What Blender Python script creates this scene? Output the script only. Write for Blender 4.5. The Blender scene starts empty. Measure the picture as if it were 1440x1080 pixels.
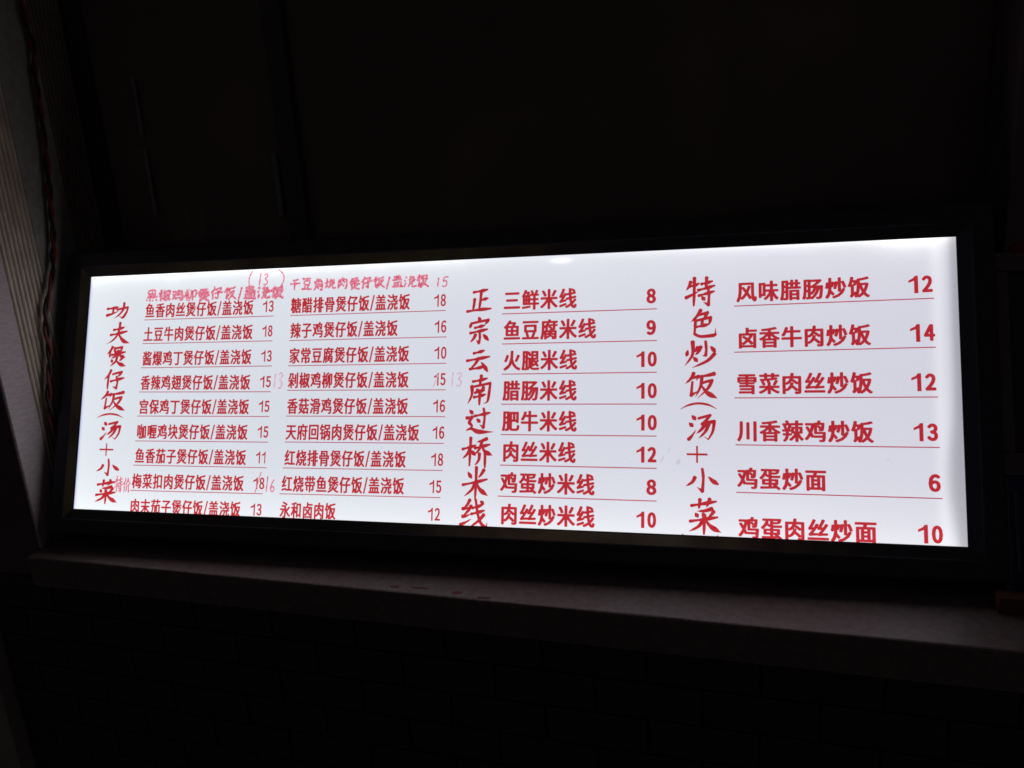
import bpy, bmesh, math, random
from mathutils import Matrix, Vector, noise

SC = bpy.context.scene
COL = SC.collection
R = math.radians
random.seed(7)

# ------------------------------------------------------------------ camera
cd = bpy.data.cameras.new('camera')
cam = bpy.data.objects.new('camera', cd)
COL.objects.link(cam)
rows = [[0.96997, 0.00462, 0.24316], [0.23405, 0.25396, -0.93847], [-0.06609, 0.96720, 0.24526]]
m = Matrix(rows).to_quaternion().normalized().to_matrix().to_4x4()
m.translation = (0.41781, -1.14988, 1.55431)
cam.matrix_world = m
cd.sensor_width = 36
cd.lens = 1065 / 1440 * 36
cd.clip_start = 0.02
cd.clip_end = 200
cd.dof.use_dof = True
cd.dof.focus_distance = 1.32
cd.dof.aperture_fstop = 11.0
SC.camera = cam

# ------------------------------------------------------------------ night air: a dim street glow only
world = bpy.data.worlds.new("World")
SC.world = world
world.use_nodes = True
bgn = world.node_tree.nodes['Background']
bgn.inputs[0].default_value = (1.0, 0.86, 0.92, 1)
bgn.inputs[1].default_value = 0.020

SC.view_settings.view_transform = 'Standard'
SC.view_settings.look = 'None'
SC.view_settings.exposure = 0
SC.view_settings.gamma = 1
SC.cycles.use_denoising = True
SC.cycles.sample_clamp_indirect = 2.0
SC.cycles.filter_width = 1.6


# ------------------------------------------------------------------ helpers
def mat(name, base, rough=0.6, metal=0.0, grain=0.0, gscale=60.0, bump=0.0, bscale=200.0, stretch=(1, 1, 1), spec=0.5):
    mt = bpy.data.materials.new(name)
    mt.use_nodes = True
    nt = mt.node_tree
    b = nt.nodes['Principled BSDF']
    b.inputs['Base Color'].default_value = (*base, 1)
    b.inputs['Roughness'].default_value = rough
    b.inputs['Metallic'].default_value = metal
    b.inputs['Specular IOR Level'].default_value = spec
    tc = nt.nodes.new('ShaderNodeTexCoord')
    mp = nt.nodes.new('ShaderNodeMapping')
    mp.inputs['Scale'].default_value = stretch
    nt.links.new(tc.outputs['Object'], mp.inputs[0])
    if grain:
        n = nt.nodes.new('ShaderNodeTexNoise')
        n.inputs['Scale'].default_value = gscale
        n.inputs['Detail'].default_value = 8
        n.inputs['Roughness'].default_value = 0.65
        nt.links.new(mp.outputs[0], n.inputs['Vector'])
        cr = nt.nodes.new('ShaderNodeValToRGB')
        cr.color_ramp.elements[0].position = 0.3
        cr.color_ramp.elements[1].position = 0.7
        cr.color_ramp.elements[0].color = (*[c * (1 - grain) for c in base], 1)
        cr.color_ramp.elements[1].color = (*[min(1, c * (1 + grain)) for c in base], 1)
        nt.links.new(n.outputs['Fac'], cr.inputs[0])
        nt.links.new(cr.outputs[0], b.inputs['Base Color'])
        mr = nt.nodes.new('ShaderNodeMapRange')
        mr.inputs['To Min'].default_value = max(0.03, rough - 0.12)
        mr.inputs['To Max'].default_value = min(1, rough + 0.12)
        nt.links.new(n.outputs['Fac'], mr.inputs['Value'])
        nt.links.new(mr.outputs[0], b.inputs['Roughness'])
    if bump:
        n2 = nt.nodes.new('ShaderNodeTexNoise')
        n2.inputs['Scale'].default_value = bscale
        n2.inputs['Detail'].default_value = 5
        nt.links.new(mp.outputs[0], n2.inputs['Vector'])
        bp = nt.nodes.new('ShaderNodeBump')
        bp.inputs['Strength'].default_value = bump
        bp.inputs['Distance'].default_value = 0.002
        nt.links.new(n2.outputs['Fac'], bp.inputs['Height'])
        nt.links.new(bp.outputs[0], b.inputs['Normal'])
    return mt


def mesh_obj(name, verts, faces, material, parent=None, smooth=False, **props):
    me = bpy.data.meshes.new(name)
    me.from_pydata(verts, [], faces)
    me.materials.append(material)
    if smooth:
        me.polygons.foreach_set('use_smooth', [True] * len(me.polygons))
    me.update()
    o = bpy.data.objects.new(name, me)
    COL.objects.link(o)
    if parent:
        o.parent = parent
    for k, v in props.items():
        o[k] = v
    return o


def bm_obj(name, bm, material, parent=None, smooth=False, **props):
    bmesh.ops.recalc_face_normals(bm, faces=bm.faces)
    me = bpy.data.meshes.new(name)
    bm.to_mesh(me)
    bm.free()
    me.materials.append(material)
    if smooth:
        me.polygons.foreach_set('use_smooth', [True] * len(me.polygons))
    o = bpy.data.objects.new(name, me)
    COL.objects.link(o)
    if parent:
        o.parent = parent
    for k, v in props.items():
        o[k] = v
    return o


def add_box(bm, a, b, bevel=0.0):
    t = bmesh.new()
    bmesh.ops.create_cube(t, size=1)
    for v in t.verts:
        v.co = Vector([(a[i] + b[i]) / 2 + v.co[i] * (b[i] - a[i]) for i in range(3)])
    if bevel:
        bmesh.ops.bevel(t, geom=t.edges[:], offset=bevel, segments=2, affect='EDGES', profile=0.7)
    me = bpy.data.meshes.new('tmp')
    t.to_mesh(me)
    t.free()
    bm.from_mesh(me)
    bpy.data.meshes.remove(me)


def box(name, a, b, material, parent=None, bevel=0.002, **props):
    bm = bmesh.new()
    add_box(bm, a, b, bevel)
    return bm_obj(name, bm, material, parent, **props)


def thing(name, label, cat, loc=(0, 0, 0), rot=(0, 0, 0), group=None):
    o = bpy.data.objects.new(name, None)
    o.empty_display_size = 0.1
    COL.objects.link(o)
    o.location = loc
    o.rotation_euler = rot
    o['label'] = label
    o['category'] = cat
    if group:
        o['group'] = group
    return o


def tube(path, rad, seg=10):
    """verts, faces of a tube along a list of Vectors"""
    V, F = [], []
    n = len(path)
    for i, p in enumerate(path):
        t = (path[min(i + 1, n - 1)] - path[max(i - 1, 0)]).normalized()
        a = t.cross(Vector((0, 1, 0)))
        if a.length < 0.1:
            a = t.cross(Vector((1, 0, 0)))
        a.normalize()
        b = t.cross(a)
        r = rad(i / (n - 1)) if callable(rad) else rad
        for k in range(seg):
            an = 2 * math.pi * k / seg
            V.append(tuple(p + a * math.cos(an) * r + b * math.sin(an) * r))
    for i in range(n - 1):
        for k in range(seg):
            k2 = (k + 1) % seg
            F.append((i * seg + k, i * seg + k2, (i + 1) * seg + k2, (i + 1) * seg + k))
    F.append(tuple(range(seg - 1, -1, -1)))
    F.append(tuple((n - 1) * seg + k for k in range(seg)))
    return V, F


# ------------------------------------------------------------------ materials
M_stone = mat('grey_terrazzo', (0.185, 0.148, 0.138), 0.42, grain=0.28, gscale=90, bump=0.25, bscale=400)
M_stone_edge = mat('rough_stone_edge', (0.30, 0.265, 0.27), 0.65, grain=0.3, gscale=70, bump=0.5, bscale=300)
M_brick = mat('dark_glazed_tile', (0.060, 0.045, 0.052), 0.5, grain=0.35, gscale=35, bump=0.15, bscale=150)
M_mortar = mat('dark_mortar', (0.062, 0.050, 0.052), 0.9, grain=0.3, gscale=120)
M_plaster = mat('dark_plaster', (0.13, 0.095, 0.10), 0.85, grain=0.3, gscale=12, bump=0.5, bscale=60)
M_plaster_pale = mat('pale_plaster', (0.36, 0.33, 0.29), 0.85, grain=0.2, gscale=9, bump=0.4, bscale=60)
M_ground = mat('street_ground', (0.06, 0.058, 0.055), 0.8, grain=0.3, gscale=14, bump=0.5, bscale=80)
M_jamb_flat = mat('mauve_grey_board', (0.46, 0.41, 0.42), 0.6, grain=0.22, gscale=60, bump=0.3, bscale=300, stretch=(1, 1, 6))
M_jamb_pale = mat('greenish_grey_board', (0.33, 0.34, 0.30), 0.6, grain=0.2, gscale=60, bump=0.3, bscale=300)
M_jamb_dim = mat('shaded_ribbed_board', (0.18, 0.15, 0.12), 0.6, grain=0.25, gscale=40)  # darker copy of the ribbed board, recess shade put into the colour
M_jamb_rib = mat('khaki_ribbed_board', (0.55, 0.49, 0.41), 0.55, grain=0.25, gscale=40, bump=0.3, bscale=250, stretch=(1, 1, .4))
M_frame = mat('black_powder_coated_aluminium', (0.028, 0.026, 0.045), 0.42, grain=0.2, gscale=160, bump=0.12, bscale=900)


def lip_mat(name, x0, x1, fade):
    """black lip with a warm glow painted in brown along part of the rail"""
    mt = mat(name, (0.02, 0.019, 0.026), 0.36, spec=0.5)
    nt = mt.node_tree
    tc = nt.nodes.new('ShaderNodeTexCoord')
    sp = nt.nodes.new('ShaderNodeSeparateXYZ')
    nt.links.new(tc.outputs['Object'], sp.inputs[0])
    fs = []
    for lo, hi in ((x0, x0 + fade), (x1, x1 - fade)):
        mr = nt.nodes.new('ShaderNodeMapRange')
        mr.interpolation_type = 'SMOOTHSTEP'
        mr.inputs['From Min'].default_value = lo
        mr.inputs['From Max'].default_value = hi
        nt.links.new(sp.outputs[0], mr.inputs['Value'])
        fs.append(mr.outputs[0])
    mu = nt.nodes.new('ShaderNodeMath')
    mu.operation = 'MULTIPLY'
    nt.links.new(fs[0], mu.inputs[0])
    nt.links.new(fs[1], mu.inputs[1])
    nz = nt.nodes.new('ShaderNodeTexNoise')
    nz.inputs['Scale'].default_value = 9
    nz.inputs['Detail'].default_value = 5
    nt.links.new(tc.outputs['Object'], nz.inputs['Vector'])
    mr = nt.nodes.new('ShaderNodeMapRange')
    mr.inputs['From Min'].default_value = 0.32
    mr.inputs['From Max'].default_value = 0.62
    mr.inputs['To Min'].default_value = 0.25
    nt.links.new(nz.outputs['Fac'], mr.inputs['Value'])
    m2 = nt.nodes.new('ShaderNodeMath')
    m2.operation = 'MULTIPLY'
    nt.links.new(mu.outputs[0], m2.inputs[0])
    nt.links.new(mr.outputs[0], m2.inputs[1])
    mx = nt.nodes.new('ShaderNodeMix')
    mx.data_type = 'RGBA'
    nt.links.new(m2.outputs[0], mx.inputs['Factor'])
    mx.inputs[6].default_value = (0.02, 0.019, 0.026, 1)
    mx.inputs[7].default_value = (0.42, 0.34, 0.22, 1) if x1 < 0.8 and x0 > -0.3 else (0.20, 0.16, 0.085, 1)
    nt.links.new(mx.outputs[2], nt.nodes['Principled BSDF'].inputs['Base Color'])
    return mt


M_lips = [lip_mat('glow_tinted_lip_bottom', -0.20, 0.70, 0.3), None, lip_mat('glow_tinted_lip_top', -0.85, 0.35, 0.35), lip_mat('glow_tinted_lip_left', -0.9, -0.6, 0.02)]  # warm light spilling on the lip is painted into its colour
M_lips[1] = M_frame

M_housing = mat('black_sheet_metal', (0.02, 0.02, 0.022), 0.5)
M_red_wire = mat('red_wire_insulation', (0.17, 0.024, 0.016), 0.5, grain=0.2, gscale=120)
M_black_wire = mat('black_wire_insulation', (0.012, 0.011, 0.014), 0.4)
M_sash = mat('dark_window_frame', (0.06, 0.05, 0.06), 0.5, grain=0.2, gscale=50)
M_inner_wall = mat('inner_wall', (0.13, 0.12, 0.09), 0.9, grain=0.3, gscale=8)
M_column = mat('dull_pale_plastic', (0.21, 0.24, 0.225), 0.5, grain=0.2, gscale=90)
M_blue = mat('navy_panel', (0.012, 0.022, 0.12), 0.45, grain=0.2, gscale=40)
M_black_panel = mat('black_panel', (0.01, 0.01, 0.012), 0.35)
M_board_frame = mat('brown_grey_board', (0.15, 0.115, 0.12), 0.7, grain=0.25, gscale=60)
M_pale_edge = mat('dull_pale_edge', (0.10, 0.12, 0.13), 0.5)
M_wood = mat('orange_brown_wood', (0.11, 0.048, 0.024), 0.8, grain=0.3, gscale=40, stretch=(1, 6, 6))
M_red_paper = mat('faded_red_print', (0.22, 0.02, 0.03), 0.7, grain=0.4, gscale=90)
M_dry_red = mat('dried_red_smear', (0.20, 0.045, 0.06), 0.7, grain=0.5, gscale=160)

gm = bpy.data.materials.new('dark_window_glass')      # thin tinted pane
gm.use_nodes = True
gt = gm.node_tree
gt.nodes.clear()
go = gt.nodes.new('ShaderNodeOutputMaterial')
gtr = gt.nodes.new('ShaderNodeBsdfTransparent')
gtr.inputs[0].default_value = (0.80, 0.84, 0.84, 1)
ggl = gt.nodes.new('ShaderNodeBsdfGlossy')
ggl.inputs['Roughness'].default_value = 0.04
gfr = gt.nodes.new('ShaderNodeFresnel')
gfr.inputs[0].default_value = 1.2
gmx = gt.nodes.new('ShaderNodeMixShader')
gt.links.new(gfr.outputs[0], gmx.inputs[0])
gdu = gt.nodes.new('ShaderNodeBsdfDiffuse')              # brownish film added as a faint haze veiling the dark pane
gdn = gt.nodes.new('ShaderNodeTexNoise')
gdn.inputs['Scale'].default_value = 3.0
gdn.inputs['Detail'].default_value = 6
gtc = gt.nodes.new('ShaderNodeTexCoord')
gt.links.new(gtc.outputs['Object'], gdn.inputs['Vector'])
gmr = gt.nodes.new('ShaderNodeMapRange')
gmr.inputs['From Min'].default_value = 0.3
gmr.inputs['From Max'].default_value = 0.7
gmr.inputs['To Min'].default_value = 0.16
gmr.inputs['To Max'].default_value = 0.42
gt.links.new(gdn.outputs['Fac'], gmr.inputs['Value'])
gdu.inputs[0].default_value = (0.46, 0.36, 0.30, 1)
gm2 = gt.nodes.new('ShaderNodeMixShader')
gt.links.new(gmr.outputs[0], gm2.inputs[0])
gt.links.new(gtr.outputs[0], gm2.inputs[1])
gt.links.new(gdu.outputs[0], gm2.inputs[2])
gt.links.new(gm2.outputs[0], gmx.inputs[1])
gt.links.new(ggl.outputs[0], gmx.inputs[2])
gt.links.new(gmx.outputs[0], go.inputs[0])
M_glass = gm

# ------------------------------------------------------------------ the backlit sheet: one node group gives its glow
FW, FH = 1.6, 0.473            # visible opening of the menu sheet, metres
BORD = 0.05                    # width of the snap frame


def backlight_group():
    g = bpy.data.node_groups.new('backlight', 'ShaderNodeTree')
    g.interface.new_socket('Colour', in_out='OUTPUT', socket_type='NodeSocketColor')
    N, L = g.nodes, g.links
    out = N.new('NodeGroupOutput')
    tc = N.new('ShaderNodeTexCoord')
    sp = N.new('ShaderNodeSeparateXYZ')
    L.new(tc.outputs['Object'], sp.inputs[0])

    def M(op, a, b=None, c=None):
        n = N.new('ShaderNodeMath')
        n.operation = op
        for i, v in enumerate((a, b, c)):
            if v is None:
                continue
            if isinstance(v, (int, float)):
                n.inputs[i].default_value = v
            else:
                L.new(v, n.inputs[i])
        return n.outputs[0]

    def gauss(x, c, w):        # exp(-((x-c)/w)^2)
        d = M('DIVIDE', M('SUBTRACT', x, c), w)
        return M('EXPONENT', M('MULTIPLY', M('MULTIPLY', d, d), -1))

    def decay(d, w):           # exp(-d/w)
        return M('EXPONENT', M('DIVIDE', M('MULTIPLY', d, -1), w))

    u = M('ADD', sp.outputs[0], FW / 2)
    v = M('SUBTRACT', sp.outputs[2], BORD)
    top = M('SUBTRACT', FH, v)
    right = M('SUBTRACT', FW, u)
    # strips of small diodes along the top and bottom edges: uneven along their length
    nz = N.new('ShaderNodeTexNoise')
    nz.noise_dimensions = '1D'
    nz.inputs['Scale'].default_value = 5.5
    nz.inputs['Detail'].default_value = 3
    L.new(M('ADD', u, 3.1), nz.inputs['W'])
    uneven = M('MULTIPLY', M('SUBTRACT', nz.outputs['Fac'], 0.3), 2.2)
    leftness = M('MINIMUM', 1.0, M('MAXIMUM', 0.12, M('DIVIDE', M('SUBTRACT', 1.02, u), 0.5)))
    t1 = M('MULTIPLY', decay(top, 0.0095), M('MULTIPLY', leftness, M('MAXIMUM', uneven, 0.45)))
    spot1 = M('MULTIPLY', gauss(u, 0.981, 0.016), M('MULTIPLY', gauss(top, 0.0105, 0.0045), 0.45))
    spot2 = M('MULTIPLY', gauss(u, 1.535, 0.05), M('MULTIPLY', decay(top, 0.011), 0.75))
    spot3 = M('MULTIPLY', gauss(u, 1.35, 0.25), M('MULTIPLY', decay(top, 0.006), 0.35))
    warm = M('ADD', M('MULTIPLY', decay(top, 0.06), 0.11), M('MULTIPLY', decay(v, 0.055), 0.20))
    leftb = M('MULTIPLY', decay(u, 0.10), 0.06)
    white = M('ADD', M('ADD', t1, M('ADD', spot1, M('ADD', spot2, spot3))), M('ADD', warm, leftb))
    # bright band just inside the right edge, then frame shading painted as a dim margin
    rb = M('MULTIPLY', gauss(right, 0.030, 0.010), 0.10)
    white = M('ADD', white, rb)
    wd = M('ADD', 0.013, M('MULTIPLY', gauss(v, 0.10, 0.07), 0.012))
    dim = M('SUBTRACT', 1.0, M('MULTIPLY', M('EXPONENT', M('MULTIPLY', M('POWER', M('DIVIDE', right, wd), 3.0), -1)), 0.42))
    # slow blotches of the sheet and of the light behind
    n2 = N.new('ShaderNodeTexNoise')
    n2.inputs['Scale'].default_value = 3.0
    n2.inputs['Detail'].default_value = 2
    L.new(tc.outputs['Object'], n2.inputs['Vector'])
    blot = M('ADD', 0.955, M('MULTIPLY', n2.outputs['Fac'], 0.09))
    n3 = N.new('ShaderNodeTexNoise')
    n3.inputs['Scale'].default_value = 260
    n3.inputs['Detail'].default_value = 2
    L.new(tc.outputs['Object'], n3.inputs['Vector'])
    blot = M('MULTIPLY', blot, M('ADD', 0.965, M('MULTIPLY', n3.outputs['Fac'], 0.07)))
    un = M('DIVIDE', u, FW)
    # base colour, cool on the left and more lavender on the right
    base = N.new('ShaderNodeMix')
    base.data_type = 'RGBA'
    L.new(un, base.inputs['Factor'])
    base.inputs[6].default_value = (0.695, 0.740, 0.805, 1)
    base.inputs[7].default_value = (0.645, 0.640, 0.735, 1)
    addc = N.new('ShaderNodeVectorMath')
    addc.operation = 'MULTIPLY_ADD'
    cb = N.new('ShaderNodeCombineXYZ')
    for i, k in enumerate((1.0, 1.0, 0.88)):
        L.new(M('MULTIPLY', white, k), cb.inputs[i])
    L.new(cb.outputs[0], addc.inputs[0])
    addc.inputs[1].default_value = (1, 1, 1)
    L.new(base.outputs[2], addc.inputs[2])
    sc = N.new('ShaderNodeVectorMath')
    sc.operation = 'SCALE'
    L.new(addc.outputs[0], sc.inputs[0])
    L.new(M('MULTIPLY', dim, blot), sc.inputs['Scale'])
    # blue colour fringe painted into the glow along the left edge
    be = N.new('ShaderNodeMix')
    be.data_type = 'RGBA'
    L.new(M('MULTIPLY', decay(M('MAXIMUM', u, 0.0), 0.0024), 0.9), be.inputs['Factor'])
    L.new(sc.outputs[0], be.inputs[6])
    be.inputs[7].default_value = (0.10, 0.12, 0.62, 1)
    L.new(be.outputs[2], out.inputs[0])
    return g


BL = backlight_group()


def lit_material(name, ink, vary=0.0, vscale=400.0, hole=0.0):
    mt = bpy.data.materials.new(name)
    mt.use_nodes = True
    nt = mt.node_tree
    nt.nodes.clear()
    out = nt.nodes.new('ShaderNodeOutputMaterial')
    g = nt.nodes.new('ShaderNodeGroup')
    g.node_tree = BL
    mul = nt.nodes.new('ShaderNodeMix')
    mul.data_type = 'RGBA'
    mul.blend_type = 'MULTIPLY'
    mul.inputs['Factor'].default_value = 1
    nt.links.new(g.outputs[0], mul.inputs[6])
    if vary:
        tc = nt.nodes.new('ShaderNodeTexCoord')
        n = nt.nodes.new('ShaderNodeTexNoise')
        n.inputs['Scale'].default_value = vscale
        n.inputs['Detail'].default_value = 3
        nt.links.new(tc.outputs['Object'], n.inputs['Vector'])
        cr = nt.nodes.new('ShaderNodeValToRGB')
        cr.color_ramp.elements[0].position = 0.34
        cr.color_ramp.elements[1].position = 0.66
        cr.color_ramp.elements[0].color = (*ink, 1)
        cr.color_ramp.elements[1].color = (*[min(1, c + vary) for c in ink], 1)
        nt.links.new(n.outputs['Fac'], cr.inputs[0])
        nt.links.new(cr.outputs[0], mul.inputs[7])
    else:
        mul.inputs[7].default_value = (*ink, 1)
    em = nt.nodes.new('ShaderNodeEmission')
    nt.links.new(mul.outputs[2], em.inputs[0])
    gl = nt.nodes.new('ShaderNodeBsdfGlossy')
    gl.inputs['Color'].default_value = (0.04, 0.04, 0.04, 1)
    gl.inputs['Roughness'].default_value = 0.12
    ad = nt.nodes.new('ShaderNodeAddShader')
    nt.links.new(em.outputs[0], ad.inputs[0])
    nt.links.new(gl.outputs[0], ad.inputs[1])
    nt.links.new(ad.outputs[0], out.inputs[0])
    return mt


M_sheet = lit_material('backlit_white_film', (1, 1, 1))
M_ink = lit_material('red_ink_on_film', (0.66, 0.024, 0.036), 0.02, 180)
M_line = lit_material('thin_red_rule', (0.62, 0.05, 0.085))
M_brush = lit_material('brush_red_ink', (0.63, 0.022, 0.032), 0.02, 120)
M_pen = lit_material('pink_marker', (0.90, 0.085, 0.16), 0.30, 240)
M_pen_pale = lit_material('rubbed_pink_marker', (0.95, 0.50, 0.62), 0.30, 260)
M_pen_smear = lit_material('wiped_pink_ink', (0.95, 0.36, 0.46), 0.3, 150)
M_pen_red = lit_material('red_marker', (0.90, 0.12, 0.20), 0.2, 300)
M_smudge = lit_material('grey_smudge', (0.80, 0.80, 0.80), 0.15, 200)

# ------------------------------------------------------------------ setting
mesh_obj('ground', [(-6, -6, 0), (6, -6, 0), (6, 4, 0), (-6, 4, 0)], [(0, 1, 2, 3)], M_ground, kind='structure')
SLANT = -0.049                 # the sill runs a little askew to the sign
SROT = (0, 0, math.atan(SLANT))


def sill_y(x):
    return -0.1075 + SLANT * x


# sill: one stone slab with eased edge, chipped a little along the arris
bm = bmesh.new()
x0, x1, n = -0.866, 1.9, 120
prof = [(0.40, 0.864), (0.0, 0.864), (0.0, 0.9215), (0.0012, 0.9240), (0.0035, 0.925), (0.40, 0.925)]
ringv = []
for i in range(n + 1):
    x = x0 + (x1 - x0) * i / n
    r = []
    for j, (y, z) in enumerate(prof):
        w = 0.0007 * noise.noise(Vector((x * 14, j * 3.1, 0.5))) if j in (1, 2, 3, 4) else 0
        r.append(bm.verts.new((x, sill_y(x) + y + w, z + w * 0.6)))
    ringv.append(r)
for i in range(n):
    for j in range(len(prof)):
        k = (j + 1) % len(prof)
        bm.faces.new((ringv[i][j], ringv[i + 1][j], ringv[i + 1][k], ringv[i][k]))
bm.faces.new(ringv[0])
bm.faces.new(ringv[-1][::-1])
ob = bm_obj('stone_sill', bm, M_stone, label='grey stone sill running under the lit menu board', category='sill')

# wall below the sill, faced with dark tiles laid in running bond
wall_low = box('wall_below_sill', (-1.01, 0.0, 0.0), (1.9, 0.30, 0.8635), M_mortar, kind='structure', bevel=0)
wall_low.location = (0, -0.0855, 0)
wall_low.rotation_euler = SROT
tile_me = None
TL_, TH_, GAP = 0.168, 0.0655, 0.005
row = 0
z = 0.8615
while z > 0.05:
    xx = -1.008 - (TL_ * 0.5 if row % 2 else 0)
    while xx < 1.9:
        a = max(xx, -1.008)
        b = min(xx + TL_ - GAP, 1.9)
        if b - a > 0.03:
            if b - a > TL_ - GAP - 1e-4:
                if tile_me is None:
                    bmt = bmesh.new()
                    add_box(bmt, (0, -0.008, -(TH_ - GAP)), (TL_ - GAP, 0.004, 0), 0.0018)
                    bmesh.ops.recalc_face_normals(bmt, faces=bmt.faces)
                    tile_me = bpy.data.meshes.new('tile')
                    bmt.to_mesh(tile_me)
                    bmt.free()
                    tile_me.materials.append(M_brick)
                t = bpy.data.objects.new('tile', tile_me)
                COL.objects.link(t)
                t.parent = wall_low
                t.location = (a, -random.random() * 0.0016, z)
                t.rotation_euler = (R(random.uniform(-.5, .5)), 0, R(random.uniform(-.5, .5)))
            else:
                t = box('tile', (0, -0.008, -(TH_ - GAP)), (b - a, 0.004, 0), M_brick, wall_low, 0.0018)
                t.location = (a, -random.random() * 0.0016, z)
        xx += TL_
    z -= TH_
    row += 1

# left: outer wall beside the window recess, ribbed lining inside the recess, pale pier below
box('wall_left', (-3.0, -0.030, 0.866), (-0.874, 0.60, 2.9), M_plaster, kind='structure', bevel=0)
box('pier_left', (-3.0, -0.075, 0.0), (-1.012, 0.30, 0.8655), M_plaster_pale, kind='structure', bevel=0.004)
box('wall_corner_left', (-1.011, 0.0, 0.866), (-0.867, 0.02, 0.9), M_plaster, kind='structure', bevel=0)

# ribbed lining of the recess: boards with moulded ribs, standing on the sill
JX = -0.874
jamb = thing('recess_lining', 'ribbed grey brown boards lining the recess left of the menu board', 'wall lining', (JX, 0.13, 0.925))


def board(name, y0, y1, prof, material, zt=2.9):
    """prof: list of (y, thickness from the wall) ; the board faces +x"""
    V = [(-0.0, y0 - 0.13, 0), (-0.0, y0 - 0.13, zt - 0.925)]
    F = []
    pts = prof
    V = []
    for y, t in pts:
        V.append((t, y - 0.13, 0.0))
        V.append((t, y - 0.13, zt - 0.925))
    k = len(pts)
    for i in range(k - 1):
        F.append((2 * i, 2 * i + 2, 2 * i + 3, 2 * i + 1))
    V += [(0, y0 - 0.13, 0), (0, y0 - 0.13, zt - 0.925), (0, y1 - 0.13, 0), (0, y1 - 0.13, zt - 0.925)]
    b = 2 * k
    F += [(b, 0, 1, b + 1), (b + 2, b + 3, 2 * k - 1, 2 * k - 2), (b, b + 1, b + 3, b + 2)]
    F += [tuple([b] + [b + 2] + [2 * i for i in range(k - 1, -1, -1)])]
    o = mesh_obj(name, V, F, material, jamb)
    return o


def ribs(y0, y1, n, d=0.0035, base=0.005):
    p = []
    w = (y1 - y0) / n
    for i in range(n):
        a = y0 + i * w
        p += [(a, base - d), (a + 0.13 * w, base - d), (a + 0.22 * w, base - 0.0012), (a + 0.4 * w, base + 0.0004), (a + 0.62 * w, base + 0.0004), (a + 0.85 * w, base - 0.0010), (a + 0.94 * w, base - d)]
    p.append((y1, base - d))
    return p


board('smooth_board', -0.029, 0.034, [(-0.029, 0.002), (-0.027, 0.0045), (0.031, 0.005), (0.034, 0.003)], M_jamb_flat)
board('ribbed_board', 0.0345, 0.118, ribs(0.0345, 0.118, 8), M_jamb_rib)
board('smooth_board', 0.1185, 0.218, [(0.1185, 0.003), (0.121, 0.005), (0.215, 0.005), (0.218, 0.003)], M_jamb_pale)
board('ribbed_board', 0.2185, 0.30, ribs(0.2185, 0.30, 8), M_jamb_dim)

# window behind the sign: two dark sashes with panes
win = thing('window', 'dark two part window behind and above the lit menu board', 'window', (0.2, 0.33, 0.925))


def wb(name, a, b, material, bevel=0.003):
    return box(name, (a[0] - 0.2, a[1] - 0.33, a[2] - 0.925), (b[0] - 0.2, b[1] - 0.33, b[2] - 0.925), material, win, bevel)


wb('bottom_rail', (-0.866, 0.302, 0.926), (1.5, 0.345, 0.985), M_sash)
wb('top_rail', (-0.866, 0.302, 2.60), (1.5, 0.345, 2.68), M_sash)
wb('stile', (-0.866, 0.304, 0.986), (-0.835, 0.343, 2.599), M_sash)
wb('stile', (-0.415, 0.304, 0.986), (-0.372, 0.343, 2.599), M_sash)
wb('stile', (1.44, 0.304, 0.986), (1.5, 0.343, 2.599), M_sash)
wb('pane', (-0.8345, 0.322, 0.9865), (-0.4155, 0.326, 2.5985), M_glass, 0)
wb('pane', (-0.3715, 0.326, 0.9865), (1.4395, 0.330, 2.5985), M_glass, 0)

# dim room behind the panes
bm = bmesh.new()
add_box(bm, (-1.6, 1.6, 0.0), (2.6, 1.7, 2.9))
bm_obj('back_wall', bm, M_inner_wall, kind='structure')
box('ceiling', (-3.0, 0.0, 2.901), (2.6, 1.75, 3.0), M_plaster, kind='structure', bevel=0)
box('room_side_wall', (-1.70, 0.601, 0.0), (-1.601, 1.75, 2.9), M_inner_wall, kind='structure', bevel=0)
box('room_side_wall', (2.601, 0.05, 0.0), (2.70, 1.75, 2.9), M_inner_wall, kind='structure', bevel=0)


def ribbed_column(x, y, zlo, zhi, r, label, rib):
    pts = []
    V, F = [], []
    seg = 18
    levels = []
    zz = 0.0
    H = zhi - zlo
    while zz < H:
        levels += [(zz, r * 0.86), (zz + rib * 0.45, r * 0.90), (zz + rib * 0.5, r), (zz + rib * 0.85, r), (zz + rib * 0.9, r * 0.86)]
        zz += rib
    for (zv, rr) in levels:
        for k in range(seg):
            a = 2 * math.pi * k / seg
            V.append((rr * math.cos(a), rr * math.sin(a), zv))
    for i in range(len(levels) - 1):
        for k in range(seg):
            k2 = (k + 1) % seg
            F.append((i * seg + k, i * seg + k2, (i + 1) * seg + k2, (i + 1) * seg + k))
    F.append(tuple(range(seg - 1, -1, -1)))
    F.append(tuple((len(levels) - 1) * seg + k for k in range(seg)))
    o = mesh_obj('ribbed_strip', V, F, M_column, None)
    o.location = (x, y, zlo)
    o['label'] = label
    o['category'] = 'strip'
    o['group'] = 'dim upright strips on the window'
    return o


ribbed_column(-0.431, 0.313, 1.537, 1.662, 0.0072, 'short ribbed pale strip on the dark window, the one nearest the middle stile', 0.007)
ribbed_column(-0.736, 0.315, 1.719, 1.833, 0.0042, 'faint slim strip on the left window pane, the higher of two', 0.02)
ribbed_column(-0.737, 0.315, 1.555, 1.683, 0.0042, 'faint slim strip on the left window pane, the lower of two', 0.02)

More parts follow.
